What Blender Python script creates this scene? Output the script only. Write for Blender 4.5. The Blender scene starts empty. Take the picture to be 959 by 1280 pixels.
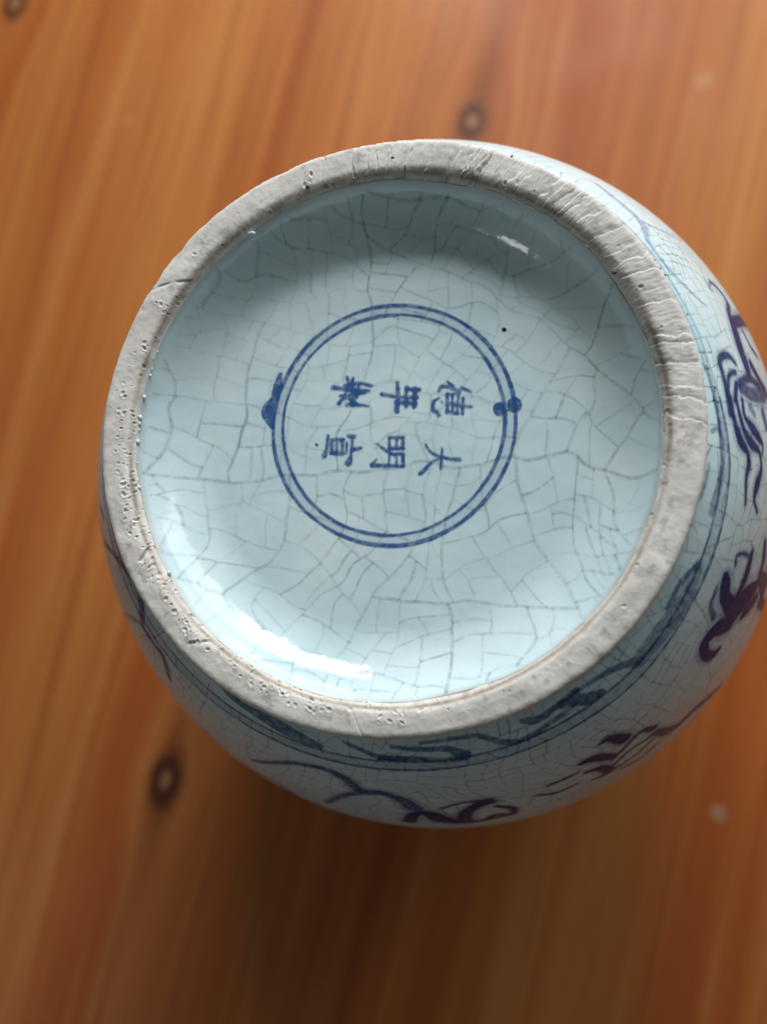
import bpy, math
import numpy as np
from mathutils import Matrix, Vector

# ------------------------------------------------------------------ camera, world, lamps, exposure
scene = bpy.context.scene
col = scene.collection
H = 0.19                                    # height of the upturned jar, metres

cam_data = bpy.data.cameras.new('camera')
cam_data.sensor_width = 36.0
cam_data.lens = 28.125
cam_data.clip_start = 0.01
cam_data.clip_end = 20.0
cam_data.dof.use_dof = True
cam_data.dof.focus_distance = 0.163
cam_data.dof.aperture_fstop = 7.4
camera = bpy.data.objects.new('camera', cam_data)
right = Vector((0.980777, 0.027528, -0.193182))
down = Vector((0.0, -0.989999, -0.141072))
fwd = Vector((-0.195133, 0.138360, -0.970968))
m = Matrix((right, -down, -fwd)).transposed().to_4x4()
m.translation = Vector((0.031206, -0.039198, 0.341382))
camera.matrix_world = m
col.objects.link(camera)
scene.camera = camera

world = bpy.data.worlds.new('World')
scene.world = world
world.use_nodes = True
bg = world.node_tree.nodes['Background']
bg.inputs[0].default_value = (0.88, 0.97, 0.99, 1)
bg.inputs[1].default_value = 0.078

def area_lamp(name, loc, target, sx, sy, watts, colour):
    d = bpy.data.lights.new(name, 'AREA')
    d.shape = 'RECTANGLE'; d.size = sx; d.size_y = sy
    d.energy = watts; d.color = colour
    o = bpy.data.objects.new(name, d)
    o.location = loc
    o.rotation_euler = (Vector(target) - Vector(loc)).to_track_quat('-Z', 'Y').to_euler()
    col.objects.link(o)
    return o

# daylight from a tall window beyond the top of the picture: panes parted by bars
AZ = math.radians(86); EL = math.radians(25.5); D = 0.95
wc = Vector((D*math.cos(EL)*math.cos(AZ), D*math.cos(EL)*math.sin(AZ), 0.17 + D*math.sin(EL)))
aim = Vector((0, 0, 0.17))
wn = (aim - wc).normalized()
wx = wn.cross(Vector((0, 0, 1))).normalized(); wy = wx.cross(wn)
PW, PH = 0.19, 0.18
for ix in (-1, 1):
    for iy in (-1, 1):
        p = wc + wx*ix*(PW/2 + 0.012) + wy*iy*(PH/2 + 0.026)
        area_lamp('window_light', p, p + wn, PW, PH, 2.55, (0.93, 0.97, 0.99))
# soft daylight off the pale wall to the right of the window
area_lamp('wall_bounce_light', (0.66, 1.06, 0.68), (0, 0, 0.15), 1.0, 0.85, 10.5, (0.93, 0.97, 1.0))
# a second, small opening behind the photographer
area_lamp('far_window_light', (-0.93, -0.72, 1.17), (0, 0, 0.18), 0.16, 0.20, 0.9, (0.95, 0.98, 1.0))

scene.view_settings.view_transform = 'Standard'
scene.view_settings.look = 'None'
scene.view_settings.exposure = 0.0
scene.view_settings.gamma = 1.0
scene.view_settings.use_curve_mapping = False
scene.render.engine = 'CYCLES'
scene.cycles.max_bounces = 6
scene.cycles.diffuse_bounces = 3
scene.cycles.glossy_bounces = 3
scene.render.resolution_x = 767
scene.render.resolution_y = 1024

rng = np.random.default_rng(7)

# ------------------------------------------------------------------ helpers
def vnoise(x, y, seed=0, period=None):
    """smooth value noise in -1..1; x wraps after `period` cells when given"""
    x = np.asarray(x, float); y = np.asarray(y, float)
    xi = np.floor(x).astype(np.int64); yi = np.floor(y).astype(np.int64)
    fx = x - xi; fy = y - yi
    fx = fx*fx*(3 - 2*fx); fy = fy*fy*(3 - 2*fy)
    def h(a, b):
        if period: a = np.mod(a, period)
        n = (a*374761393 + b*668265263 + seed*1442695041) & 0xffffffff
        n = ((n ^ (n >> 13))*1274126177) & 0xffffffff
        return ((n ^ (n >> 16)) & 0xffff)/32767.5 - 1
    return ((h(xi, yi)*(1-fx) + h(xi+1, yi)*fx)*(1-fy) + (h(xi, yi+1)*(1-fx) + h(xi+1, yi+1)*fx)*fy)

def smooth(e0, e1, x):
    t = np.clip((x - e0)/(e1 - e0), 0, 1)
    return t*t*(3 - 2*t)

def mesh_obj(name, verts, faces, mat, parent=None, attrs=None, smooth_shade=True):
    me = bpy.data.meshes.new(name)
    v = np.ascontiguousarray(verts, dtype=np.float32); f = np.asarray(faces, dtype=np.int32)
    k = f.shape[1]
    me.vertices.add(len(v)); me.vertices.foreach_set('co', v.ravel())
    me.loops.add(f.size); me.loops.foreach_set('vertex_index', f.ravel())
    me.polygons.add(len(f))
    me.polygons.foreach_set('loop_start', np.arange(0, f.size, k, dtype=np.int32))
    me.polygons.foreach_set('use_smooth', np.full(len(f), smooth_shade))
    for n, a in (attrs or {}).items():
        at = me.attributes.new(n, 'FLOAT', 'POINT')
        at.data.foreach_set('value', np.asarray(a, dtype=np.float32).ravel())
    me.update(calc_edges=True); me.validate()
    me.materials.append(mat)
    o = bpy.data.objects.new(name, me)
    col.objects.link(o)
    if parent: o.parent = parent
    return o

def grid_faces(nu, nv, wrap_u=False):
    i = np.arange(nu if wrap_u else nu - 1); j = np.arange(nv - 1)
    I, J = np.meshgrid(i, j, indexing='ij')
    a = I*nv + J; b = ((I + 1) % nu)*nv + J
    return np.stack([a, b, b + 1, a + 1], -1).reshape(-1, 4)

# ------------------------------------------------------------------ materials
class NT:
    def __init__(self, name):
        self.mat = bpy.data.materials.new(name); self.mat.use_nodes = True
        self.t = self.mat.node_tree; self.t.nodes.clear()
        self.out = self.t.nodes.new('ShaderNodeOutputMaterial')
    def n(self, kind, **kw):
        nd = self.t.nodes.new('ShaderNode' + kind)
        for k, v in kw.items(): setattr(nd, k, v)
        return nd
    def set(self, sock, v):
        if isinstance(v, bpy.types.NodeSocket): self.t.links.new(v, sock)
        else: sock.default_value = v
    def math(self, op, a, b=0.0, c=None, clamp=False):
        nd = self.n('Math', operation=op, use_clamp=clamp)
        self.set(nd.inputs[0], a); self.set(nd.inputs[1], b)
        if c is not None: self.set(nd.inputs[2], c)
        return nd.outputs[0]
    def ramp(self, fac, e0, e1, v0=0.0, v1=1.0):
        nd = self.n('MapRange', interpolation_type='SMOOTHSTEP')
        self.set(nd.inputs[0], fac)
        for k, v in zip((1, 2, 3, 4), (e0, e1, v0, v1)): self.set(nd.inputs[k], v)
        return nd.outputs[0]
    def mix(self, fac, a, b, blend='MIX'):
        nd = self.n('Mix', data_type='RGBA', blend_type=blend)
        self.set(nd.inputs[0], fac)
        self.set(nd.inputs[6], (*a, 1) if isinstance(a, tuple) else a)
        self.set(nd.inputs[7], (*b, 1) if isinstance(b, tuple) else b)
        return nd.outputs[2]
    def noise(self, vec, scale, detail=3.0, rough=0.5):
        nd = self.n('TexNoise'); self.set(nd.inputs['Vector'], vec)
        nd.inputs['Scale'].default_value = scale; nd.inputs['Detail'].default_value = detail
        nd.inputs['Roughness'].default_value = rough
        return nd.outputs[0]
    def obj(self): return self.n('TexCoord').outputs['Object']
    def attr(self, name): return self.n('Attribute', attribute_name=name).outputs['Fac']
    def bump(self, height, strength, dist, normal=None):
        nd = self.n('Bump'); nd.inputs['Strength'].default_value = strength
        nd.inputs['Distance'].default_value = dist
        self.set(nd.inputs['Height'], height)
        if normal is not None: self.set(nd.inputs['Normal'], normal)
        return nd.outputs[0]
    def bsdf(self, colour, rough, normal=None, **kw):
        b = self.n('BsdfPrincipled')
        self.set(b.inputs['Base Color'], (*colour, 1) if isinstance(colour, tuple) else colour)
        self.set(b.inputs['Roughness'], rough)
        if normal is not None: self.set(b.inputs['Normal'], normal)
        for k, v in kw.items(): self.set(b.inputs[k], v)
        return b.outputs[0]
    def done(self, shader):
        self.t.links.new(shader, self.out.inputs['Surface'])
        return self.mat

def glaze_normal(t):
    p = t.obj()
    n1 = t.noise(p, 95.0, 2.0)
    n2 = t.noise(p, 620.0, 2.0)
    h = t.math('MULTIPLY_ADD', n2, 0.10, n1)
    return t.bump(h, 0.36, 0.0010)

def glaze_material(name, c0, c1, rough=0.10, ior=1.5):
    t = NT(name); p = t.obj()
    c = t.mix(t.ramp(t.noise(p, 38.0, 4.0, 0.6), 0.35, 0.68), c0, c1)
    c = t.mix(t.ramp(t.noise(p, 900.0, 2.0), 0.60, 0.80, 0.0, 0.20), c, tuple(x*0.72 for x in c0))
    c = t.mix(t.attr('edge'), c, (0.47, 0.46, 0.42))      # glaze thins out over the biscuit
    return t.done(t.bsdf(c, rough, glaze_normal(t), **{'IOR': ior}))

def ink_material(name, c0, c1, mottle=0.45, rough=0.10, ior=1.5):
    t = NT(name); p = t.obj()
    c = t.mix(t.noise(p, 420.0, 3.0), c0, c1)
    a = t.attr('ink')
    k = t.ramp(t.noise(p, 650.0, 3.0, 0.6), 0.30, 0.65, 1.0 - mottle, 1.0)
    a = t.math('MULTIPLY', a, k, clamp=True)
    body = t.bsdf(c, rough, glaze_normal(t), **{'IOR': ior})
    mx = t.n('MixShader'); tr = t.n('BsdfTransparent')
    t.set(mx.inputs[0], a); t.set(mx.inputs[1], tr.outputs[0]); t.set(mx.inputs[2], body)
    return t.done(mx.outputs[0])

M_WELL = glaze_material('celadon white glaze', (0.535, 0.68, 0.70), (0.63, 0.745, 0.76))
M_BODY = glaze_material('bluish white glaze', (0.57, 0.745, 0.765), (0.65, 0.80, 0.815), 0.22, 1.30)
M_BLUE = ink_material('underglaze cobalt', (0.018, 0.075, 0.25), (0.042, 0.13, 0.35))
M_BAND = ink_material('thin cobalt wash', (0.10, 0.20, 0.46), (0.14, 0.26, 0.52), 0.35)
M_DARK = ink_material('dense violet cobalt', (0.006, 0.018, 0.085), (0.022, 0.055, 0.21), 0.18, 0.22, 1.16)
M_LINE = ink_material('grey blue cobalt line', (0.025, 0.080, 0.20), (0.055, 0.145, 0.31), 0.5, 0.22, 1.2)
M_CRACK = ink_material('crackle stain', (0.10, 0.17, 0.17), (0.16, 0.24, 0.23), 0.75)
M_SPECK = ink_material('iron speck', (0.012, 0.010, 0.008), (0.03, 0.02, 0.015), 0.1)

def biscuit_material():
    t = NT('unglazed biscuit'); p = t.obj()
    c = t.mix(t.ramp(t.noise(p, 120.0, 5.0, 0.6), 0.35, 0.70), (0.62, 0.575, 0.52), (0.76, 0.725, 0.675))
    c = t.mix(t.ramp(t.noise(p, 1400.0, 3.0, 0.6), 0.55, 0.78, 0.0, 0.22), c, (0.34, 0.30, 0.25))
    tan = t.math('MULTIPLY', t.attr('tan'), t.ramp(t.noise(p, 60.0, 3.0), 0.3, 0.6, 0.45, 1.0))
    c = t.mix(tan, c, (0.33, 0.235, 0.15))
    c = t.mix(t.attr('dirt'), c, (0.13, 0.115, 0.09))
    nrm = t.bump(t.noise(p, 1500.0, 3.0, 0.55), 0.16, 0.00030)
    return t.done(t.bsdf(c, 0.72, nrm, **{'Specular IOR Level': 0.35}))
M_BISCUIT = biscuit_material()
_t = NT('iron spot'); M_IRON = _t.done(_t.bsdf((0.03, 0.024, 0.018), 0.5))

GR = math.atan2(0.215, 1.0)                 # lean of the grain from the table's long direction
def to_wood(x, y):                          # across, along the grain
    return (x*math.cos(GR) - y*math.sin(GR), x*math.sin(GR) + y*math.cos(GR))

def wood_material():
    t = NT('varnished pine')
    sep = t.n('SeparateXYZ'); t.set(sep.inputs[0], t.obj())
    X, Y = sep.outputs[0], sep.outputs[1]
    ca, sa = math.cos(GR), math.sin(GR)
    u = t.math('SUBTRACT', t.math('MULTIPLY', X, ca), t.math('MULTIPLY', Y, sa))
    v = t.math('ADD', t.math('MULTIPLY', X, sa), t.math('MULTIPLY', Y, ca))
    knots = [(-0.0009, 0.1917, 0.0062, 0.0085, 0.68, 0.8), (-0.1319, -0.1102, 0.0064, 0.0105, 1.0, 1.0),
             (-0.2479, 0.2858, 0.0060, 0.0080, 0.9, 0.3)]
    kn = []
    kdn = t.noise(t.obj(), 85.0, 2.0, 0.6)
    uw = u
    for (x, y, a, b, s, tail) in knots:
        ku, kv = to_wood(x, y)
        du = t.math('SUBTRACT', u, ku); dv = t.math('SUBTRACT', v, kv)
        d = t.math('SQRT', t.math('ADD', t.math('POWER', t.math('DIVIDE', du, a), 2.0), t.math('POWER', t.math('DIVIDE', dv, b), 2.0)))
        d = t.math('ADD', d, t.math('MULTIPLY_ADD', kdn, 0.7, -0.35))
        # the grain parts round the knot
        g = t.math('EXPONENT', t.math('MULTIPLY', t.math('POWER', t.math('DIVIDE', d, 3.4), 2.0), -1.0))
        uw = t.math('SUBTRACT', uw, t.math('MULTIPLY', t.math('MULTIPLY', du, 0.85), g))
        kn.append((du, dv, d, a, b, s, tail))
    comb = t.n('CombineXYZ'); t.set(comb.inputs[0], uw); t.set(comb.inputs[1], t.math('MULTIPLY', v, 0.055))
    g3 = comb.outputs[0]
    wob = t.noise(g3, 9.0, 2.0)
    comb2 = t.n('CombineXYZ')
    t.set(comb2.inputs[0], t.math('MULTIPLY_ADD', wob, 0.05, uw)); t.set(comb2.inputs[1], t.math('MULTIPLY', v, 0.03))
    gw = comb2.outputs[0]
    broad = t.noise(gw, 16.0, 2.0)
    mid = t.noise(gw, 62.0, 3.0, 0.55)
    fine = t.noise(gw, 330.0, 3.0, 0.6)
    c = t.mix(t.ramp(broad, 0.34, 0.66), (0.35, 0.086, 0.019), (0.47, 0.167, 0.042))
    c = t.mix(t.ramp(mid, 0.48, 0.72, 0.0, 0.50), c, (0.22, 0.044, 0.011))
    c = t.mix(t.ramp(mid, 0.50, 0.30, 0.0, 0.60), c, (0.52, 0.212, 0.064))
    c = t.mix(t.ramp(fine, 0.50, 0.78, 0.0, 0.42), c, (0.21, 0.048, 0.013))
    knn = t.noise(g3, 300.0, 2.0); scn = t.noise(t.obj(), 160.0, 3.0)
    for (du, dv, d, a, b, s, tail) in kn:
        wd = t.math('MULTIPLY_ADD', knn, 0.5, t.math('SUBTRACT', d, 0.25))
        halo = t.ramp(wd, 1.9, 0.9, 0.0, 0.75*s)
        c = t.mix(halo, c, (0.17, 0.052, 0.016))
        tw = t.math('MULTIPLY_ADD', t.math('ABSOLUTE', dv), 0.05, a*0.85)
        tl = t.math('EXPONENT', t.math('MULTIPLY', t.math('POWER', t.math('DIVIDE', du, tw), 2.0), -1.0))
        tl = t.math('MULTIPLY', tl, t.math('EXPONENT', t.math('DIVIDE', t.math('ABSOLUTE', dv), -0.032)))
        c = t.mix(t.math('MULTIPLY', tl, tail), c, (0.14, 0.036, 0.012))
        ringk = t.math('MULTIPLY', t.ramp(wd, 1.25, 0.95), t.ramp(wd, 0.30, 0.55))
        c = t.mix(t.math('MULTIPLY', ringk, 0.85*s), c, (0.055, 0.022, 0.012))
        c = t.mix(t.ramp(wd, 0.50, 0.28, 0.0, 0.9), c, (0.30, 0.135, 0.060))
    # pale scuffs in the varnish
    for (x, y, r, k) in ((0.0977, -0.1076, 0.0042, 0.30), (0.1006, 0.2010, 0.006, 0.18), (-0.175, 0.21, 0.004, 0.12)):
        dd = t.math('SQRT', t.math('ADD', t.math('POWER', t.math('SUBTRACT', X, x), 2.0), t.math('POWER', t.math('SUBTRACT', Y, y), 2.0)))
        dd = t.math('MULTIPLY_ADD', scn, 0.006, t.math('SUBTRACT', dd, 0.003))
        c = t.mix(t.ramp(dd, r, r*0.2, 0.0, k), c, (0.55, 0.46, 0.36))
    nrm = t.bump(t.math('MULTIPLY_ADD', fine, 0.5, t.noise(t.obj(), 45.0, 2.0)), 0.12, 0.0008)
    rgh = t.ramp(t.noise(t.obj(), 22.0, 4.0), 0.3, 0.7, 0.42, 0.55)
    return t.done(t.bsdf(c, rgh, nrm, **{'Specular IOR Level': 0.14}))
M_WOOD = wood_material()

# ------------------------------------------------------------------ the table
def build_table():
    bx, by, th, e = 0.80, 0.62, 0.028, 0.004
    out = [(-bx, -by), (bx, -by), (bx, by), (-bx, by)]
    inn = [(-bx+e, -by+e), (bx-e, -by+e), (bx-e, by-e), (-bx+e, by-e)]
    v = [(x, y, 0.0) for x, y in inn] + [(x, y, -e) for x, y in out] + [(x, y, -th+e) for x, y in out] + [(x, y, -th) for x, y in inn]
    f = [(0, 1, 2, 3), (15, 14, 13, 12)]
    for r in range(3):
        for k in range(4):
            a, b = r*4 + k, r*4 + (k+1) % 4
            f.append((a, a+4, b+4, b))
    o = mesh_obj('table_top', np.array(v), f, M_WOOD, smooth_shade=False)
    o['kind'] = 'structure'
    return o
build_table()

# ------------------------------------------------------------------ brush strokes: millimetres on the base (x, y, half width); radians, millimetres down the body, half width
MARK = {
    'da': [
        ([(10.68,-2.74,0.242), (10.6,-4.81,0.273), (10.46,-7.22,0.212)], 0.9),
        ([(14.33,-5.13,0.455), (12.42,-4.95,0.364), (10.83,-4.54,0.303)], 0.9),
        ([(10.83,-4.54,0.242), (8.8,-5.48,0.364), (7.24,-7.07,0.424), (6.23,-7.98,0.455)], 0.9),
        ([(10.82,-4.47,0.333), (9.23,-4.1,0.333), (7.84,-2.92,0.273), (7.24,-1.87,0.182)], 0.9),
    ],
    'ming': [
        ([(-0.54,-0.22,0.333), (2.37,-0.27,0.333)], 0.9),
        ([(2.37,-0.27,0.333), (2.43,-2.61,0.333)], 0.9),
        ([(-0.48,-2.56,0.364), (2.43,-2.61,0.364)], 0.9),
        ([(-0.54,-0.22,0.303), (-0.48,-2.56,0.303)], 0.9),
        ([(0.98,-0.36,0.273), (1.03,-2.47,0.273)], 0.9),
        ([(2.46,-3.77,0.394), (0.25,-3.74,0.394), (-1.64,-2.66,0.333), (-3.2,-1.46,0.242)], 0.9),
        ([(2.52,-6.32,0.394), (-0.84,-6.24,0.394), (-4,-6.13,0.515)], 0.9),
        ([(-4.11,-6.13,0.455), (-3.21,-4.86,0.182)], 0.9),
        ([(2.46,-3.77,0.364), (2.52,-6.32,0.364)], 0.9),
        ([(1.07,-3.87,0.273), (1.13,-6.19,0.273)], 0.9),
        ([(-0.44,-3.96,0.242), (-0.5,-6.17,0.242)], 0.9),
    ],
    'xuan': [
        ([(-6.64,-2.43,0.326), (-8.09,-2.59,0.513)], 0.9),
        ([(-8.55,0.24,0.326), (-8.65,-2.3,0.326), (-8.92,-5.2,0.326)], 0.9),
        ([(-9.47,0.26,0.42), (-8.18,0.14,0.42)], 0.9),
        ([(-8.93,-4.84,0.653), (-9.27,-5.47,0.839)], 0.9),
        ([(-9.79,-1.19,0.28), (-9.8,-3.38,0.28)], 0.9),
        ([(-10.64,-0.45,0.42), (-12.94,-0.5,0.42)], 0.9),
        ([(-10.53,-3.55,0.466), (-13.02,-3.33,0.466)], 0.9),
        ([(-10.73,-0.45,0.373), (-10.71,-3.54,0.373)], 0.9),
        ([(-13.12,-0.5,0.373), (-13.11,-3.33,0.373)], 0.9),
        ([(-11.92,-0.52,0.326), (-11.91,-3.44,0.326)], 0.9),
        ([(-13.99,0.44,0.326), (-14.16,-2.4,0.373), (-14.66,-3.94,0.606)], 0.9),
    ],
    'de': [
        ([(9.81,9.67,0.326), (10.33,10.56,0.42), (12.09,10.32,0.42), (14.04,9.36,0.513)], 0.9),
        ([(11.72,11.51,0.28), (12.79,10.48,0.42)], 0.9),
        ([(14.55,10.24,0.35), (16.48,9.28,0.28)], 0.9),
        ([(16.69,6.05,0.303), (14.61,6.28,0.42), (13.21,6.5,0.373)], 0.9),
        ([(14.93,7.89,0.35), (14.8,4.67,0.35)], 0.9),
        ([(11.59,8.89,0.326), (13.87,8.91,0.326)], 0.9),
        ([(11.59,8.89,0.373), (11.56,5.11,0.373)], 0.9),
        ([(13.87,8.91,0.28), (13.75,4.87,0.28)], 0.9),
        ([(11.65,5.1,0.373), (13.76,4.69,0.373)], 0.9),
        ([(12.64,8.86,0.28), (12.71,4.9,0.28)], 0.9),
        ([(11.71,6.9,0.326), (13.72,6.85,0.326)], 0.9),
        ([(9.84,8.13,0.233), (8.79,7.34,0.35), (8.65,5.72,0.466), (9.37,5.16,0.513)], 0.9),
        ([(9.91,4.43,0.373), (9.94,4.34,0.373)], 0.7),
        ([(10.38,7.3,0.233), (10.47,7.15,0.233)], 0.5),
    ],
    'zhi': [
        ([(-13.26,11.12,0.56), (-11.77,10.88,0.466), (-10.08,10.46,0.326)], 0.9),
        ([(-10.18,13.25,0.326), (-9.96,12.13,0.326), (-9.71,10.26,0.326)], 0.9),
        ([(-8.88,13.02,0.28), (-8.94,12.09,0.28)], 0.9),
        ([(-10.67,11.41,0.373), (-7.36,11.86,0.42), (-4.77,11.22,0.326)], 0.9),
        ([(-10.27,10.46,0.35), (-5.29,10.13,0.35)], 0.9),
        ([(-11.52,9.2,0.35), (-8.75,9.4,0.35), (-6.19,9.78,0.35)], 0.9),
        ([(-9.04,12.47,0.373), (-8.86,7.09,0.373)], 0.9),
        ([(-7.54,11.86,0.35), (-7.99,8.73,0.35)], 0.9),
        ([(-10.3,11.39,0.303), (-10.57,8.43,0.303)], 0.9),
        ([(-11.83,7.54,0.466), (-10.59,9.17,0.28)], 0.9),
        ([(-9.97,7.21,0.466), (-8.13,7.17,0.42), (-5.37,6.78,0.233)], 0.9),
        ([(-9.84,8.78,0.396), (-8.14,7.44,0.396)], 0.9),
        ([(-8.81,11.16,0.606), (-8.69,7.64,0.606)], 0.55),
    ],
    'nian': [
        ([(-2.45,9.32,0.441), (0.61,8.65,0.392), (5.14,8.33,0.392)], 0.9),
        ([(0.91,11.73,0.392), (1.06,8.83,0.441), (0.87,5.58,0.588)], 0.9),
        ([(2.82,10.7,0.392), (2.93,6.48,0.392)], 0.9),
        ([(4.72,10.26,0.49), (4.62,6.36,0.49)], 0.9),
        ([(2.83,10.32,0.441), (5.55,10.04,0.49)], 0.9),
        ([(0.83,7.5,0.539), (3.1,7.24,0.539), (4.79,7.01,0.539)], 0.9),
    ],
    'knot_l': [
        ([(-26.89,8.75,0.654), (-27.87,6.07,1.471), (-26.59,2.62,0.49)], 0.95),
        ([(-25.33,14.51,0.49), (-25.93,11.62,0.98), (-26.71,8.75,0.654)], 0.85),
    ],
    'knot_r': [
        ([(25.47,6.43,1.471), (25.55,6.08,1.471)], 0.95),
        ([(22.37,5.66,1.225), (22.53,5.14,1.225)], 0.95),
    ],
    'speck0': [
        ([(23.24,22.54,0.425), (23.34,22.47,0.425)], 0.95),
    ],
    'speck1': [
        ([(-16.47,-1.47,0.261), (-16.36,-1.54,0.261)], 0.95),
    ],
    'speck2': [
        ([(-4.7,-44.54,0.229), (-4.6,-44.6,0.229)], 0.95),
    ],
}
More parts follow.
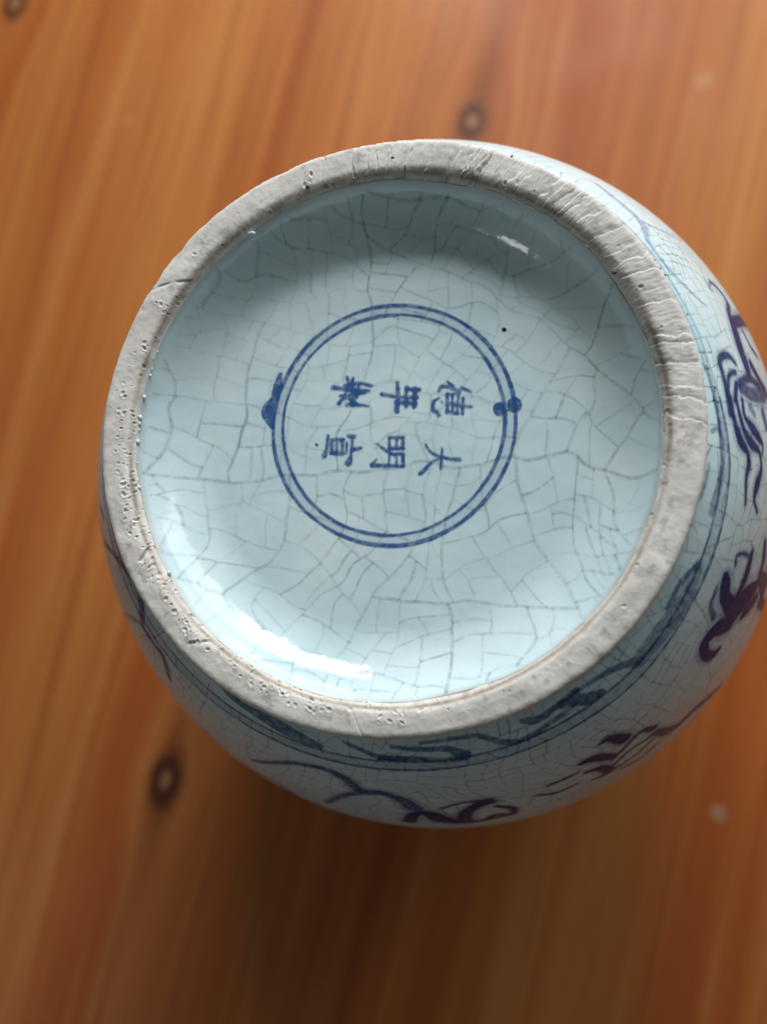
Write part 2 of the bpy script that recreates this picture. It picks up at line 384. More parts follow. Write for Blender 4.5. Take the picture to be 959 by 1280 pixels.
MOTIF = {
    'beast': [
        ([(0.5018,26.4,0.38), (0.4822,29.94,0.608), (0.441,31.42,0.912), (0.3982,26.5,0.532)], 0.85),
        ([(0.5018,26.4,0.342), (0.4759,22.35,0.342), (0.4639,23.61,0.228)], 0.4),
        ([(0.3991,26.98,0.684), (0.3438,25.06,1.748), (0.2784,23.54,1.976), (0.2184,23.96,1.748)], 0.95),
        ([(0.3659,26.58,1.368), (0.4075,43.72,1.216), (0.3957,48.22,0.456)], 0.95),
        ([(0.3459,32.41,0.608), (0.3057,33.89,0.57), (0.2821,38.25,0.532)], 0.85),
        ([(0.2354,27.85,1.292), (0.1986,31.4,1.14), (0.1712,34.76,1.52)], 0.85),
        ([(0.191,16.05,0.57), (0.176,12.82,0.57), (0.1365,11.3,0.57), (0.0968,11.25,0.57)], 0.75),
        ([(0.1592,16.81,0.912), (0.1862,22.8,0.912), (0.1778,29.92,0.912)], 0.7),
        ([(0.1498,15.08,0.608), (0.1013,13.39,0.608)], 0.7),
        ([(0.2209,17.33,0.532), (0.239,15.25,0.76), (0.2338,11.92,0.912), (0.2122,10.13,0.836), (0.1808,10.12,0.684), (0.0951,10.44,0.684), (0.0532,10.59,0.684)], 0.8),
        ([(0.1,11.31,0.684), (0.0416,12.05,0.76), (-0.015,14.15,1.292), (-0.0412,17.34,0.76), (-0.0731,18.22,0.912), (-0.118,17.51,0.608), (-0.1861,18.56,0.304)], 0.9),
        ([(0.153,15.19,0.532), (0.1054,13.92,0.532), (0.027,15.76,0.76), (-0.01,19.39,1.216), (-0.0242,23.84,0.532), (-0.0683,25.21,0.684), (-0.1151,23.38,1.216), (-0.1593,22.64,0.494), (-0.1876,25.44,0.38)], 0.9),
        ([(0.1084,16.72,0.532), (0.0594,17.14,0.608), (0.0276,21.91,1.216), (0.0034,25.91,0.532), (-0.025,25.74,0.304)], 0.9),
        ([(0.1453,17.32,1.292), (0.1384,22.46,1.52), (0.1527,31.62,1.52)], 0.6),
        ([(0.0963,20.52,0.988), (0.0802,22.36,0.76)], 0.4),
        ([(0.0948,28.75,1.368), (0.0636,29.97,1.14)], 0.6),
    ],
    'claw': [
        ([(-0.2951,27.77,0.727), (-0.3284,28.37,1.181), (-0.3691,28.78,1.272), (-0.4156,28.6,1.09), (-0.4544,28.96,2.089)], 0.95),
        ([(-0.3521,21.49,0.409), (-0.3291,20.59,0.409), (-0.3112,23.33,0.409), (-0.3079,26.74,0.409)], 0.7),
        ([(-0.3951,19.03,1.09), (-0.4181,20.81,1.907), (-0.4429,23.04,1.726), (-0.4544,28.96,2.089)], 0.95),
        ([(-0.3681,37.87,1.817), (-0.4143,33.08,2.997), (-0.4437,32.14,2.543)], 0.92),
        ([(-0.3905,41.7,1.635), (-0.4414,37.29,1.272)], 0.92),
        ([(-0.4361,17.44,0.363), (-0.4859,18.72,0.59), (-0.505,22.22,0.908)], 0.6),
        ([(-0.4591,29.56,2.089), (-0.4862,31.51,1.998), (-0.521,26.78,1.907), (-0.556,25.19,1.726), (-0.5824,25.79,1.544), (-0.5955,29.6,1.272), (-0.5823,33.06,1.09), (-0.5606,34.13,0.636)], 0.95),
        ([(-0.2469,34.72,0.908), (-0.287,37.35,1.272), (-0.328,38.58,1.272), (-0.3391,47.4,2.543)], 0.7),
        ([(-0.3814,47.07,1.181), (-0.3724,60.95,1.181)], 0.7),
    ],
    'flame': [
        ([(-0.9704,24.75,0.38), (-0.9389,24.98,1.065), (-0.9106,29.69,1.674)], 0.95),
        ([(-1.0463,28.63,0.533), (-1.0059,29.49,1.369), (-0.9654,34.82,0.989)], 0.95),
        ([(-1.0456,34.8,0.533), (-1.0088,37.12,1.065), (-0.9908,42.83,1.217)], 0.9),
        ([(-1.0397,42.83,0.456), (-0.9941,44.53,0.685)], 0.8),
        ([(-1.149,32.42,0.456), (-1.1055,32.59,0.533), (-1.0632,32.37,0.304)], 0.8),
        ([(-1.1923,36.17,0.38), (-1.1397,39.78,0.533), (-1.0808,39.59,0.304)], 0.8),
        ([(-0.9703,36.62,0.456), (-0.9254,34.26,0.533), (-0.8655,32.16,0.685), (-0.8299,36.06,0.989)], 0.75),
        ([(-0.9725,40.13,0.456), (-0.916,37.91,0.456), (-0.8589,38.95,0.456), (-0.8324,39.37,0.456)], 0.7),
        ([(-0.9749,44.22,0.456), (-0.9101,43.73,0.456), (-0.8538,42.44,0.456)], 0.6),
        ([(-0.9624,47.7,0.761), (-0.9083,50.05,0.761), (-0.852,48.36,0.761)], 0.4),
        ([(-0.8324,39.37,1.065), (-0.7883,48.2,1.522), (-0.7089,50.51,1.522), (-0.6132,60.56,1.065)], 0.6),
    ],
    'cloud': [
        ([(-2.0208,31.17,0.38), (-1.8989,20.46,0.571), (-1.8302,17.18,0.666), (-1.7576,16.18,0.856), (-1.6997,18.82,1.236), (-1.6626,23.59,1.331), (-1.5963,23.29,1.141), (-1.546,27.04,1.521), (-1.5273,32.09,1.902)], 0.85),
        ([(-1.7967,41.11,0.571), (-1.7325,29.95,0.761), (-1.6639,24.36,0.951)], 0.7),
        ([(-1.5672,46.52,1.331), (-1.5374,37.53,1.331), (-1.493,36.13,1.712), (-1.4646,43.5,2.282), (-1.4167,47.91,1.902), (-1.3622,48.36,1.236), (-1.3051,47.33,0.761)], 0.95),
        ([(-1.4167,47.91,1.712), (-1.3907,37.08,1.331), (-1.3306,31.48,1.617), (-1.3149,32.29,1.236)], 0.95),
        ([(-1.4509,32.38,0.475), (-1.397,29.88,0.475), (-1.3415,30.08,0.475)], 0.7),
        ([(-1.3052,35.94,0.666), (-1.2702,41.23,0.737), (-1.2851,47.86,0.808), (-1.3204,44,0.88), (-1.3461,46.98,0.951)], 0.85),
        ([(-2.0776,51.31,0.666), (-1.9579,42.79,0.856), (-1.8952,56.21,0.856), (-1.8349,57.42,0.571)], 0.5),
    ],
    'vine': [
        ([(-2.839,20.21,0.798), (-2.7528,11.05,0.865), (-2.6444,5.52,1.197), (-2.5538,6.14,1.33), (-2.5064,13.22,1.131), (-2.4405,13.67,1.131), (-2.3808,14.32,1.197), (-2.3483,21.53,0.798)], 0.75),
        ([(-2.5064,13.22,0.665), (-2.5763,20.05,0.665), (-2.6529,35.19,0.665)], 0.4),
        ([(-2.938,16.42,0.931), (-2.8998,14.07,0.931)], 0.6),
    ],
    'tendril': [
        ([(0.9232,16.53,0.767), (0.8607,14.65,1.046), (0.7663,13.69,1.046), (0.7113,12.15,1.186), (0.6583,8.27,0.767), (0.5825,6.88,0.558), (0.4979,8.1,0.558), (0.4306,11.21,0.488), (0.3973,13.94,0.279)], 0.38),
        ([(0.7268,14.11,0.488), (0.6944,19.01,0.488), (0.6651,30.94,0.488)], 0.3),
    ],
}
WAVE = {
    'wave_a': [
        ([(-1.5347,4.15,0.533), (-1.4673,4.83,0.685), (-1.365,5.89,0.913), (-1.3254,8.62,1.674)], 0.85),
        ([(-1.5669,7.74,1.217), (-1.4754,7.99,1.065), (-1.3878,9.18,0.913), (-1.3276,9.26,1.065)], 0.6),
        ([(-1.444,3.23,0.38), (-1.3431,3.25,0.533), (-1.2638,4.02,0.685), (-1.1994,7.92,0.913), (-1.1427,9.26,0.761), (-1.0384,7.89,0.685), (-0.9591,7.12,0.533)], 0.75),
        ([(-1.1221,4.12,0.609), (-1.0839,5.5,1.065), (-1.0191,4.88,0.761), (-0.9346,3.92,0.761)], 0.9),
    ],
    'wave_b': [
        ([(-1.001,5.17,0.761), (-0.96,5.95,1.395), (-0.9163,8.09,1.775), (-0.8793,8.81,1.014)], 0.9),
        ([(-0.9982,4.75,0.571), (-0.9055,4.39,0.507), (-0.8199,5.5,0.824), (-0.7706,7.36,0.951), (-0.7327,9.21,0.951)], 0.8),
        ([(-0.7327,9.21,2.156), (-0.6715,8.89,2.536), (-0.5753,8.97,2.663), (-0.4762,8.67,2.282), (-0.4137,8.3,1.522)], 0.5),
        ([(-0.5684,5.94,0.571), (-0.4782,5.77,0.697), (-0.4116,8.21,0.824)], 0.75),
    ],
    'wave_c': [
        ([(-2.1809,2.04,0.761), (-2.0912,4.17,1.065), (-1.9805,4.47,1.826), (-1.8706,5.83,1.978), (-1.7692,7.23,0.913)], 0.8),
        ([(-1.6881,4.1,0.456), (-1.638,5.52,0.609), (-1.5903,7.26,0.761), (-1.5053,7.93,0.761), (-1.4441,7.86,0.456)], 0.75),
    ],
    'wave_d': [
        ([(0.1987,4.05,0.38), (0.1608,5.08,0.532), (0.0736,5.9,0.608), (0.0044,6.67,0.76), (-0.0577,7.32,0.988), (-0.1352,7.62,0.912), (-0.2531,6.94,1.14)], 0.5),
        ([(-0.0144,4.11,0.532), (-0.0011,5.67,0.532), (-0.011,6.61,0.532)], 0.6),
        ([(-0.2215,2.85,0.532), (-0.169,3.39,0.38), (-0.1183,3.65,0.228)], 0.6),
    ],
}
RING_SPECKS = [(0.64, 56.76, 0.413), (-17.46, 51.89, 0.477), (44.71, 28.97, 0.509), (35.47, 45.02, 0.254), (25.13, 54.82, 0.223), (54.32, -1.21, 0.254)]
BUBBLE = (-30.32, 43.36)
BEADS = [(-52.95, 14.96), (-53.32, 12.29), (-53.48, 9.44), (-52.54, 6.93), (-53.46, 4.31), (-52.73, 2.0), (-53.25, -0.96), (-52.73, -2.89), (-52.4, 17.63), (-47.23, 26.42)]

# ------------------------------------------------------------------ the jar: profiles
jar = bpy.data.objects.new('porcelain_jar', None)
jar.empty_display_size = 0.05
col.objects.link(jar)
jar['label'] = 'upturned blue and white porcelain jar with crackled glaze base and six-character mark'
jar['category'] = 'jar'

# glazed base: nearly flat floor that sweeps up in a wide cove to the foot
WR0, WRHO, WDEP, WMAX = 0.0400, 0.0144, 0.0110, math.radians(70)
def well_z(r):
    r = np.asarray(r, float)
    zf = H - WDEP + 0.00025*np.cos(np.clip(r/WR0, 0, 1)*math.pi/2)
    s = np.clip((r - WR0)/WRHO, 0, math.sin(WMAX))
    return zf + WRHO*(1 - np.sqrt(1 - s*s))
WR1 = WR0 + WRHO*math.sin(WMAX)

# outer body below the foot, as radius and height against arc length
RB, HB = 0.0941, 0.0916
_u = np.linspace(0, 1, 1500)*math.pi/2
_r = 0.0597 + (RB - 0.0597)*np.sin(_u)**1.6
_z = H - 0.005 - (HB - 0.005)*(1 - np.cos(_u))
_r2 = RB - (RB - 0.045)*(1 - np.cos(_u[1:]))
_z2 = H - HB - (H - HB - 0.02)*np.sin(_u[1:])
PRr = np.r_[_r, _r2]; PRz = np.r_[_z, _z2]
PRs = np.r_[0, np.cumsum(np.hypot(np.diff(PRr), np.diff(PRz)))]
dr = np.gradient(PRr, PRs); dz = np.gradient(PRz, PRs)
def body_pt(th, s, off=0.0):
    r = np.interp(s, PRs, PRr); z = np.interp(s, PRs, PRz)
    nr = -np.interp(s, PRs, dz); nz = np.interp(s, PRs, dr)
    l = np.hypot(nr, nz) + 1e-9
    r = r + off*nr/l; z = z + off*nz/l
    return np.stack([r*np.cos(th), r*np.sin(th), z], -1)
SHIFT = 0.0130                              # the well was cut a little off centre
def floor_pt(x, y, off=0.0):
    r = np.hypot(x, y); e = 1e-4
    r = r/(1 - SHIFT*y/np.maximum(r, 1e-6)*smooth(0.040, 0.0535, r))
    sl = (well_z(r + e) - well_z(r - e))/(2*e)
    l = np.sqrt(1 + sl*sl); rr = np.maximum(r, 1e-6)
    return np.stack([x - off*sl/l*x/rr, y - off*sl/l*y/rr, well_z(r) + off/l], -1)

# body with shoulder, neck and mouth rim standing on the table
def build_body():
    s1 = np.linspace(0, PRs[-1], 260)
    r = np.interp(s1, PRs, PRr); z = np.interp(s1, PRs, PRz)
    extra = [(0.0445, 0.014), (0.0450, 0.008), (0.0468, 0.003), (0.0475, 0.0012), (0.0468, 0.0002), (0.0450, 0.0002), (0.0430, 0.003), (0.0415, 0.010), (0.0415, 0.02),
             (0.055, 0.032), (0.075, 0.05), (0.087, 0.08), (0.087, 0.11), (0.075, 0.145), (0.050, 0.168), (0.0005, 0.172)]
    top = [(0.0560, H - 0.0044), (0.0585, H - 0.0046)]
    r = np.r_[[p[0] for p in top], r, [p[0] for p in extra]]; z = np.r_[[p[1] for p in top], z, [p[1] for p in extra]]
    n = 720; th = np.arange(n)*2*math.pi/n
    V = np.stack([r[None]*np.cos(th)[:, None], r[None]*np.sin(th)[:, None], np.broadcast_to(z, (n, len(z)))], -1).reshape(-1, 3)
    F = grid_faces(n, len(r), True)[:, ::-1]
    return mesh_obj('body', V, F[:, ::-1], M_BODY, jar)
body = build_body()

def build_base():
    n = 900; th = np.arange(n)*2*math.pi/n
    lim = WR1*(1 - SHIFT*np.sin(th)) + 0.00014*vnoise(th*48/(2*math.pi), 0*th, 3, 48) + 0.00035*vnoise(th*14/(2*math.pi), 0*th, 4, 14)
    k = np.r_[np.linspace(0.0, 0.70, 40), np.linspace(0.705, 1.0, 90)]; k[0] = 0.002
    r = lim[:, None]*k[None]
    P = floor_pt(r*np.cos(th)[:, None], r*np.sin(th)[:, None])
    # rounded lip of the glaze, rolling over on to the foot
    lip = []
    for d, dzz in ((0.00012, -0.00002), (0.00028, -0.00012), (0.0004, -0.0004), (0.0005, -0.0010)):
        rr = lim + d
        zz = P[:, -1, 2] + dzz
        lip.append(np.stack([rr*np.cos(th), rr*np.sin(th), zz], -1))
    P = np.concatenate([P, np.stack(lip, 1)], 1)
    return mesh_obj('glazed_base', P.reshape(-1, 3), grid_faces(n, P.shape[1], True), M_WELL, jar, {'edge': np.tile(np.r_[smooth(0.982, 1.0, k)*0.7, [0.85]*4], n)})
base = build_base()

# ------------------------------------------------------------------ foot ring, cut, chipped and pitted
def build_foot():
    prof = np.array([(0.0524, -0.0064), (0.0531, -0.0037), (0.0535, -0.0018), (0.0541, -0.0009), (0.0547, -0.0005), (0.0552, -0.00012), (0.0558, 0.0), (0.0572, 0.0001), (0.0598, 0.00005),
                     (0.0605, -0.0002), (0.0609, -0.0008), (0.0611, -0.0018), (0.0610, -0.0030), (0.0604, -0.0040), (0.0599, -0.0046), (0.0602, -0.0052), (0.0597, -0.0060)])
    L = np.r_[0, np.cumsum(np.hypot(*np.diff(prof, axis=0).T))]
    q = np.linspace(0, L[-1], 92)
    r = np.interp(q, L, prof[:, 0]); z = np.interp(q, L, prof[:, 1])
    ker = np.array([1, 3, 5, 3, 1.])/13
    r[2:-2] = np.convolve(r, ker, 'valid'); z[2:-2] = np.convolve(z, ker, 'valid')
    tr, tz = np.gradient(r), np.gradient(z); l = np.hypot(tr, tz); nr, nz = -tz/l, tr/l
    n = 2600; th = np.arange(n)*2*math.pi/n - math.pi
    T, Q = np.meshgrid(th, q, indexing='ij')
    R0 = np.broadcast_to(r, T.shape); Z0 = np.broadcast_to(z, T.shape)
    deg = np.degrees(T)
    A = T*0.0572*1000; Qm = Q*1000                       # mm round the ring, mm across it
    per = lambda c: int(round(2*math.pi*57.2*c))
    def nz2(c, seed): return vnoise((T + math.pi)/(2*math.pi)*per(c), Qm*c, seed, per(c))
    hgt = 0.10*nz2(0.35, 1) + 0.034*nz2(1.1, 2) + 0.012*nz2(3.0, 3) + 0.006*nz2(6.0, 8)   # mm
    top = smooth(-0.0012, -0.0004, Z0)                    # the standing face
    # knife cuts across the ring, mostly on the upper right
    cutw = np.clip(smooth(-8, 14, deg)*smooth(112, 84, deg), 0, 1)
    edges = []; a = -6.0
    while a < 108:
        edges.append(a); a += rng.choice([rng.uniform(1.0, 2.4), rng.uniform(2.6, 7.0)])
    edges = np.array(edges); amp = 0.10 + 0.62*rng.random(len(edges))**1.8; skew = rng.uniform(-1.1, 0.5, len(edges))
    dd = deg + 1.2*(Qm - 6.5)/2.5*0.6 + 0.5*nz2(0.8, 5)
    idx = np.clip(np.searchsorted(edges, dd) - 1, 0, len(edges) - 1)
    nxt = np.append(edges[1:], edges[-1] + 4)[idx]
    f = np.clip((dd - edges[idx])/(nxt - edges[idx]), 0, 1)
    saw = amp[idx]*(np.exp(-f*5.0)*1.1 - 0.28*f)
    hgt = hgt - cutw*saw*(0.6 + 0.4*top)
    rough = cutw*0.075*np.abs(vnoise(A*2.6 + Qm*0.5, Qm*0.55, 11))
    hgt = hgt - rough
    # single deep cuts on the lower left
    dirt = np.zeros_like(T)
    for (a0, sk, w, dep) in ((-152.5, 1.2, 0.9, 0.55), (-146.5, -0.9, 0.6, 0.4), (-128.0, -1.6, 0.7, 0.5), (-95, 1.0, 0.3, 0.15), (143, 2.0, 0.6, 0.25)):
        dmm = (deg - a0)*math.pi/180*57.2 - sk*(Qm - 6.5)*0.5
        g = np.where(dmm > 0, np.exp(-(dmm/w)**2), np.exp(-(dmm/(w*0.3))**2))*top*smooth(0.2, 0.9, 0.5 + 0.9*nz2(0.5, 61))
        hgt = hgt - dep*g
    # pits
    npit = 1300
    pa = rng.uniform(-180, 180, npit)
    dens = 0.07 + 0.84*np.exp(-(((pa + 180 + 25) % 360 - 180 + 0)/38.0)**2*0 - (np.minimum(np.abs(pa + 165), np.abs(pa - 195))/34.0)**2) + 0.75*np.exp(-((pa + 112)/30.0)**2)
    keep = rng.random(npit) < np.clip(dens, 0, 1)
    pa = pa[keep]; pq = rng.uniform(4.2, 9.6, len(pa)); pr = rng.uniform(0.12, 0.42, len(pa)); pd = pr*rng.uniform(0.35, 0.95, len(pa))
    qs = q*1000
    for a0, q0, rr, dp in zip(pa, pq, pr, pd):
        half = int(math.ceil(3.0*rr/57.2/(2*math.pi/n)))
        i0 = int(round((math.radians(a0) + math.pi)/(2*math.pi)*n))
        ii = np.arange(i0 - half, i0 + half + 1) % n
        jj = np.where(np.abs(qs - q0) < 3*rr)[0]
        if len(jj) == 0: continue
        da = ((np.arange(-half, half + 1))*2*math.pi/n*57.2)[:, None]; dq = (qs[jj] - q0)[None]
        tw = rng.uniform(-0.6, 0.6); d2 = ((da + tw*dq)**2*rng.uniform(0.7, 2.0) + dq*dq)/(rr*rr)
        g = np.exp(-d2**1.5)
        hgt[np.ix_(ii, jj)] -= dp*g - 0.25*dp*np.exp(-(np.sqrt(d2) - 1.6)**2*4)
        dirt[np.ix_(ii, jj)] = np.maximum(dirt[np.ix_(ii, jj)], 0.35*g*rng.random()**2)
    # grime gathered along the inner edge, iron tan at the junction with the glaze
    inner = np.exp(-((R0 - 0.0544)/0.00042)**2)*(Z0 > -0.003)
    grime = inner*smooth(-0.2, 0.6, nz2(0.25, 21) + 0.35*nz2(1.5, 22))*0.55
    dirt = np.maximum(dirt, grime)
    dirt = np.maximum(dirt, 0.35*smooth(0.45, 0.9, nz2(0.6, 31) + 0.3*nz2(2.4, 32)))
    tan = smooth(-0.0022, -0.0042, Z0)*(R0 > 0.057) + 0.75*inner
    # outer radius is not quite true: flats and small chips
    wob = 0.22*vnoise((T + math.pi)/(2*math.pi)*18, 0*T, 41, 18) + 0.05*vnoise((T + math.pi)/(2*math.pi)*55, 0*T, 42, 55)
    wob = wob - 0.45*np.exp(-((deg - 139)/1.4)**2) - 0.40*np.exp(-((deg - 147)/1.8)**2) - 0.3*np.exp(-((deg - 112)/1.5)**2)
    outw = smooth(0.0585, 0.0608, R0)
    hs = hgt*np.where(Z0 < -0.0035, 0.35, 1.0)/1000
    R0 = R0 - 0.0007*np.sin(T)*np.clip((0.0578 - R0)/0.004, 0, 1)
    r2 = R0 + hs*nr + wob/1000*outw; z2 = H + Z0 + hs*nz
    V = np.stack([r2*np.cos(T), r2*np.sin(T), z2], -1).reshape(-1, 3)
    F = grid_faces(n, len(q), True)
    return mesh_obj('foot_ring', V, F, M_BISCUIT, jar, {'dirt': np.clip(dirt, 0, 1), 'tan': np.clip(tan, 0, 1)})
foot = build_foot()
foot['label'] = 'rough unglazed foot ring, pitted and knife cut'

# ------------------------------------------------------------------ brush painting under the glaze
def spline(P, per=8):
    P = np.array(P, float)
    if len(P) == 2:
        k = np.linspace(0, 1, 4)[:, None]
        return P[0]*(1-k) + P[1]*k
    E = np.vstack([2*P[0] - P[1], P, 2*P[-1] - P[-2]])
    out = []
    for i in range(1, len(E) - 2):
        a, b, c, d = E[i-1:i+3]
        for k in np.arange(per)/per:
            out.append(0.5*(2*b + (c-a)*k + (2*a - 5*b + 4*c - d)*k*k + (3*b - a - 3*c + d)*k**3))
    out.append(E[-2])
    out = np.array(out); out[:, 2] = np.maximum(out[:, 2], 0.03)
    return out

def paint(name, strokes, place, step, mat, parent, xscale=1.0, soft=0.16, seed=0):
    """ink density of brush strokes on a fine sheet that follows the surface; only inked cells are kept"""
    S = [(spline([(x*xscale, y, w) for x, y, w in P]), a) for P, a in strokes]
    allp = np.vstack([s for s, _ in S]); mg = allp[:, 2].max() + soft*2.5
    x0, x1 = allp[:, 0].min() - mg, allp[:, 0].max() + mg
    y0, y1 = allp[:, 1].min() - mg, allp[:, 1].max() + mg
    nx, ny = max(3, int((x1-x0)/step) + 1), max(3, int((y1-y0)/step) + 1)
    gx, gy = np.linspace(x0, x1, nx), np.linspace(y0, y1, ny)
    X, Y = np.meshgrid(gx, gy, indexing='ij')
    ink = np.zeros_like(X)
    wx = 0.10*vnoise(X*2.2, Y*2.2, seed) + 0.05*vnoise(X*5, Y*5, seed+1)
    for s, al in S:
        best = np.full(X.shape, 9e9)
        for a, b in zip(s[:-1], s[1:]):
            m_ = max(a[2], b[2]) + soft*2.5
            i0, i1 = np.searchsorted(gx, min(a[0], b[0]) - m_), np.searchsorted(gx, max(a[0], b[0]) + m_)
            j0, j1 = np.searchsorted(gy, min(a[1], b[1]) - m_), np.searchsorted(gy, max(a[1], b[1]) + m_)
            sl = (slice(i0, i1), slice(j0, j1)); xx, yy = X[sl], Y[sl]
            if xx.size == 0: continue
            vx, vy = b[0]-a[0], b[1]-a[1]
            k = np.clip(((xx-a[0])*vx + (yy-a[1])*vy)/(vx*vx + vy*vy + 1e-9), 0, 1)
            d = np.hypot(xx - a[0] - k*vx, yy - a[1] - k*vy) - (a[2] + k*(b[2]-a[2]))
            best[sl] = np.minimum(best[sl], d)
        d = best + wx*np.minimum(1.0, soft*5)*0.6
        den = al*smooth(soft*1.1, -soft*1.1, d)
        ink = 1 - (1 - ink)*(1 - den)
    ink = np.minimum(ink, 0.97)
    V = place(X, Y).reshape(-1, 3)
    F = grid_faces(nx, ny)
    kf = ink.ravel()[F].max(1) > 0.015
    F = F[kf]
    used, inv = np.unique(F, return_inverse=True)
    return mesh_obj(name, V[used], inv.reshape(-1, 4), mat, parent, {'ink': ink.ravel()[used]})

def on_floor(off): return lambda X, Y: floor_pt(X/1000, Y/1000, off)
BS = 72.0                                   # mm per radian used while painting the body
def on_body(off): return lambda X, Y: body_pt(X/BS, np.maximum(Y, 0.25)/1000, off)

MARK_LABEL = {'da': '大', 'ming': '明', 'xuan': '宣', 'de': '德', 'nian': '年', 'zhi': '製'}
for i, k in enumerate(('da', 'ming', 'xuan', 'de', 'nian', 'zhi')):
    o = paint('painted_character', MARK[k], on_floor(5e-5), 0.07, M_BLUE, base, soft=0.30, seed=50 + i)
    o['label'] = 'cobalt blue brush-written character ' + MARK_LABEL[k]
for i in range(2):
    paint('dark_speck', MARK['speck%d' % i], on_floor(6e-5), 0.05, M_SPECK, base, soft=0.10)

def circle_ink(name, c, rad, hw, alpha, mat, soft, seed, extra=None, off=4e-5):
    n = 1100; th = np.arange(n)*2*math.pi/n
    k = np.linspace(-1, 1, 17)*(hw + 2*soft)
    T, K = np.meshgrid(th, k, indexing='ij')
    rr = rad + K + 0.16*vnoise(T/(2*math.pi)*9, 0*T, seed, 9) + 0.05*vnoise(T/(2*math.pi)*40, 0*T, seed+1, 40)
    w = hw*(1 + 0.22*vnoise(T/(2*math.pi)*26, 0*T, seed+2, 26))
    ink = alpha*smooth(soft, -soft, np.abs(K) - w)*(0.9 + 0.12*vnoise(T/(2*math.pi)*60, K*2, seed+3, 60))
    V = floor_pt((c[0] + rr*np.cos(T))/1000, (c[1] + rr*np.sin(T))/1000, off).reshape(-1, 3)
    return mesh_obj(name, V, grid_faces(n, 17, True), mat, base, {'ink': np.clip(ink, 0, 0.97)})
MC = (-0.40, 3.00)
circle_ink('painted_circle_wash', MC, 25.0, 1.05, 0.15, M_BAND, 0.30, 70, off=2.6e-5)
circle_ink('painted_circle_line', MC, 26.1, 0.40, 0.94, M_BLUE, 0.24, 60)
circle_ink('painted_circle_line', MC, 23.85, 0.38, 0.92, M_BLUE, 0.24, 64)
paint('painted_dot', MARK['knot_l'], on_floor(6e-5), 0.07, M_BLUE, base, soft=0.20, seed=80)
paint('painted_dot', MARK['knot_r'][:1], on_floor(6e-5), 0.07, M_BLUE, base, soft=0.20, seed=81)
paint('painted_dot', MARK['knot_r'][1:], on_floor(6e-5), 0.07, M_BLUE, base, soft=0.20, seed=82)

# lines and wave band round the body just under the foot
LT = np.radians([-180, -140, -110, -88, -68, -44, -32, -13.5, -5.6, 11, 25, 60, 120, 160, 180])
LS = np.array([10.6, 10.9, 11.3, 12.0, 12.9, 13.2, 12.0, 11.0, 10.4, 6.0, 5.2, 6.0, 8.0, 10.0, 10.6])
def body_line(name, ds, hw, alpha, mat, soft, seed, off):
    n = 1400; th = np.arange(n)*2*math.pi/n - math.pi
    k = np.linspace(-1, 1, 13)*(hw + 2*soft)
    T, K = np.meshgrid(th, k, indexing='ij'); U = (T + math.pi)/(2*math.pi)
    ss = np.interp(T, LT, LS)
    ss = ss + ds*np.clip(ss/11.0, 0.4, 1) + K + 0.18*vnoise(U*16, 0*T, seed, 16)
    w = hw*(1 + 0.3*vnoise(U*30, 0*T, seed+1, 30))
    fade = np.where((T > 0.1) & (T < 2.7), 0.4, 1.0)
    ink = alpha*smooth(soft, -soft, np.abs(K) - w)*(0.85 + 0.2*vnoise(U*70, K, seed+2, 70))*fade
    return mesh_obj(name, body_pt(T, np.maximum(ss, 0.2)/1000, off).reshape(-1, 3), grid_faces(n, 13, True), mat, body, {'ink': np.clip(ink, 0, 0.95)})
body_line('painted_band_wash', -1.6, 1.3, 0.22, M_BAND, 0.5, 90, 2.6e-5)
body_line('painted_line', 0.0, 0.40, 0.80, M_LINE, 0.28, 93, 4e-5)
body_line('painted_line', -3.2, 0.36, 0.78, M_LINE, 0.28, 97, 4e-5)

def rot_strokes(S, d): return [([(x + d, y, w) for x, y, w in P], a) for P, a in S]
for i, (k, S) in enumerate(WAVE.items()):
    paint('painted_wave', [(P, a*0.8) for P, a in S], on_body(5e-5), 0.13, M_LINE, body, BS, 0.32, 110 + i)
inks = {'beast': M_DARK, 'claw': M_DARK, 'flame': M_DARK, 'cloud': M_DARK, 'vine': M_LINE, 'tendril': M_BAND}
names = {'beast': 'painted_beast', 'claw': 'painted_claw', 'flame': 'painted_flame', 'cloud': 'painted_cloud', 'vine': 'painted_vine', 'tendril': 'painted_tendril'}
for i, (k, S) in enumerate(MOTIF.items()):
    if k in ('beast', 'claw', 'flame', 'cloud'):
        paint('painted_wash', [([(x, y, w*1.7 + 0.25) for x, y, w in P], a*0.3) for P, a in S], on_body(3.3e-5), 0.2, M_BAND, body, BS, 0.6, 170 + i)
    if k == 'cloud':                        # the arching stem is thin blue, the flower head dense
        paint('painted_stem', S[:2] + S[-1:], on_body(5.5e-5), 0.13, M_LINE, body, BS, 0.42, 129)
        S = S[2:-1]
    paint(names[k], S, on_body(5.5e-5), 0.13, inks[k], body, BS, 0.42, 130 + i)
# the frieze goes on round the side that the foot hides
for i, (k, d) in enumerate((('beast', 1.95), ('claw', 3.0))):
    paint(names[k], rot_strokes(MOTIF[k], d), on_body(5.5e-5), 0.2, inks[k], body, BS, 0.30, 150 + i)
for i, (k, d) in enumerate((('wave_a', 3.5),)):
    paint('painted_wave', rot_strokes(WAVE[k], d), on_body(5e-5), 0.2, M_LINE, body, BS, 0.32, 160 + i)

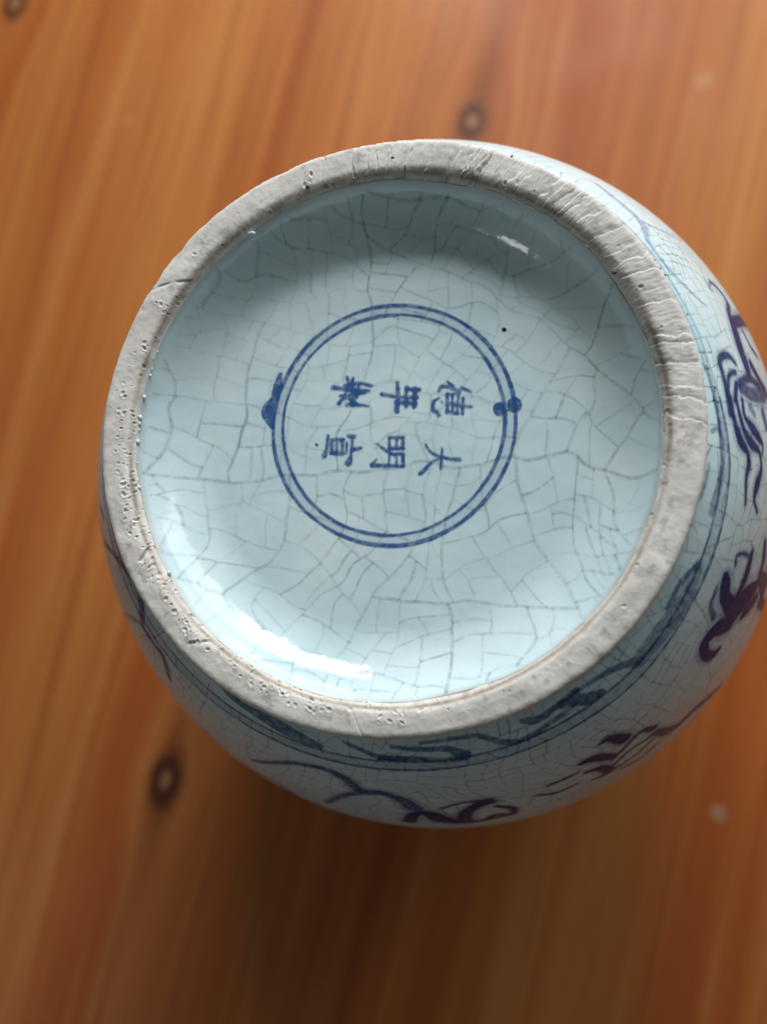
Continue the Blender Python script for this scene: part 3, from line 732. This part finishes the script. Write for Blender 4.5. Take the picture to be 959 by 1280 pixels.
# ------------------------------------------------------------------ crackle: cells split again and again
def crackle(x0, x1, y0, y1, cell, seed, warp):
    rg = np.random.default_rng(seed); segs = []
    stack = [(np.array([(x0, y0), (x1, y0), (x1, y1), (x0, y1)], float), 0)]
    while stack:
        P, lev = stack.pop()
        x, y = P[:, 0], P[:, 1]
        area = 0.5*abs(np.dot(x, np.roll(y, 1)) - np.dot(y, np.roll(x, 1)))
        c = P.mean(0)
        cs = cell*(1 + 0.45*float(vnoise(c[0]/22, c[1]/22, seed)))
        if area < cs*cs*rg.uniform(0.75, 1.45): continue
        Q = P - c; w, e = np.linalg.eigh(Q.T @ Q)
        a0 = math.atan2(e[1, 0], e[0, 0]); best = None
        for _ in range(9):                                             # keep the roundest pair of halves
            ang = a0 + rg.normal(0, 0.35); off = rg.normal(0, 0.09)*math.sqrt(area)
            d = np.array([math.cos(ang), math.sin(ang)]); nrm = np.array([-d[1], d[0]])
            g = Q @ nrm - off; pts = []; A = []; B = []
            for i in range(len(P)):
                j = (i + 1) % len(P)
                (A if g[i] >= 0 else B).append(P[i])
                if (g[i] >= 0) != (g[j] >= 0):
                    k = g[i]/(g[i] - g[j]); q = P[i] + k*(P[j] - P[i]); pts.append(q); A.append(q); B.append(q)
            if len(pts) != 2 or len(A) < 3 or len(B) < 3: continue
            sc = 9.0
            for H_ in (np.array(A), np.array(B)):
                hx, hy = H_[:, 0], H_[:, 1]
                ar = 0.5*abs(np.dot(hx, np.roll(hy, 1)) - np.dot(hy, np.roll(hx, 1)))
                pe = np.hypot(*(H_ - np.roll(H_, 1, 0)).T).sum()
                sc = min(sc, 12.57*ar/(pe*pe + 1e-9))
            sc += rg.uniform(0, 0.06)
            if best is None or sc > best[0]: best = (sc, pts, A, B)
        if best is None: continue
        _, pts, A, B = best
        segs.append((pts[0], pts[1], lev))
        stack += [(np.array(A), lev + 1), (np.array(B), lev + 1)]
    return segs

def crack_sheet(name, segs, warp, place, hw, alpha, parent, inside, seed, xs=1.0):
    rg = np.random.default_rng(seed); V = []; F = []; I = []; n0 = 0
    for p, q, lev in segs:
        L = np.hypot(*(q - p)); n = max(3, int(L/0.7))
        k = np.linspace(0, 1, n)[:, None]; P = p + (q - p)*k
        for sc, am, sd in ((0.055, warp, 1), (0.17, warp*0.28, 3)):
            P = P + am*np.c_[vnoise(P[:, 0]*sc, P[:, 1]*sc, seed + sd), vnoise(P[:, 0]*sc + 37, P[:, 1]*sc + 11, seed + sd + 1)]
        ok = inside(P)
        if ok.sum() < 2: continue
        tg = np.gradient(P, axis=0); tg /= np.linalg.norm(tg, axis=1)[:, None] + 1e-9
        nm = np.c_[-tg[:, 1], tg[:, 0]]
        w = hw*rg.uniform(0.8, 1.25)*(1.25 if lev < 5 else 1.0)
        a = alpha*rg.uniform(0.45, 1.15)*(1.15 if lev < 5 else 0.95)*ok
        a = a*np.clip(0.98 + 0.42*vnoise(P[:, 0]*0.07, P[:, 1]*0.07, seed + 40), 0.6, 1.35)
        W = np.stack([P - nm*w, P - nm*w*0.3, P + nm*w*0.3, P + nm*w], 1)
        V.append(W.reshape(-1, 2)); z0 = 0*a
        I.append(np.stack([z0, a, a, z0], 1).ravel())
        f = grid_faces(n, 4) + n0
        keep = (ok[:-1] & ok[1:]).repeat(3)
        F.append(f[keep]); n0 += 4*n
    V = np.vstack(V); F = np.vstack(F); I = np.concatenate(I)
    used, inv = np.unique(F, return_inverse=True)
    P3 = place(V[used, 0]*xs, V[used, 1])
    o = mesh_obj(name, P3, inv.reshape(-1, 4), M_CRACK, parent, {'ink': np.clip(I[used], 0, 0.95)})
    o['kind'] = 'stuff'
    return o
crack_sheet('crackle_lines', crackle(-64, 64, -64, 64, 5.6, 5, 2.0), 4.4, on_floor(2e-5), 0.38, 0.215, base, lambda P: np.hypot(P[:, 0], P[:, 1]) < WR1*1000*(1 - 0.016*P[:, 1]/np.maximum(np.hypot(P[:, 0], P[:, 1]), 1)) - 0.5, 5)
crack_sheet('crackle_lines', crackle(-math.pi*BS, math.pi*BS, 0.6, 150, 4.6, 9, 1.5), 3.0, on_body(2e-5), 0.34, 0.28, body, lambda P: (P[:, 1] > 0.8) & (P[:, 1] < 150) & (np.abs(P[:, 0]) < math.pi*BS), 9)

# ------------------------------------------------------------------ small accidents of the kiln
def blob(name, c, rx, ry, rz, mat, parent, seed):
    nu, nv = 20, 12
    u = np.arange(nu)*2*math.pi/nu; v = np.linspace(0.02, math.pi - 0.02, nv)
    U, Vv = np.meshgrid(u, v, indexing='ij')
    k = 1 + 0.12*vnoise(U*2 + seed, Vv*2, seed)
    P = np.stack([c[0] + rx*k*np.sin(Vv)*np.cos(U), c[1] + ry*k*np.sin(Vv)*np.sin(U), c[2] + rz*k*np.cos(Vv)], -1)
    return mesh_obj(name, P.reshape(-1, 3), grid_faces(nu, nv, True)[:, ::-1], mat, parent)
for i, (x, y, r) in enumerate(RING_SPECKS):
    blob('dark_speck', (x/1000, y/1000, H - 0.00005), r*1.1/1000, r*0.9/1000, 0.00016, M_IRON, foot, i)
bx_, by_ = BUBBLE
br = math.hypot(bx_, by_)
blob('glaze_bubble', (bx_/1000*0.985, by_/1000*0.985, H - 0.0011), 0.00085, 0.00055, 0.0006, M_WELL, foot, 3)
verts = []; faces = []; n0 = 0
for i in range(11):
    a = math.radians(rng.uniform(154, 192) if i < 9 else rng.uniform(192, 222)); rr = WR1*(1 - SHIFT*math.sin(a)) - 0.0002 + rng.normal(0, 0.00022); s = rng.uniform(0.0002, 0.0005)
    nu, nv = 14, 8
    U, Vv = np.meshgrid(np.arange(nu)*2*math.pi/nu, np.linspace(0.03, math.pi-0.03, nv), indexing='ij')
    z0 = H - WDEP + WRHO*(1 - math.cos(WMAX)) - 0.0004
    P = np.stack([rr*math.cos(a) + s*np.sin(Vv)*np.cos(U), rr*math.sin(a) + 1.3*s*np.sin(Vv)*np.sin(U), z0 + s*np.cos(Vv)], -1).reshape(-1, 3)
    verts.append(P); faces.append(grid_faces(nu, nv, True)[:, ::-1] + n0); n0 += len(P)
o = mesh_obj('glaze_beads', np.vstack(verts), np.vstack(faces), M_WELL, foot)
o['kind'] = 'stuff'
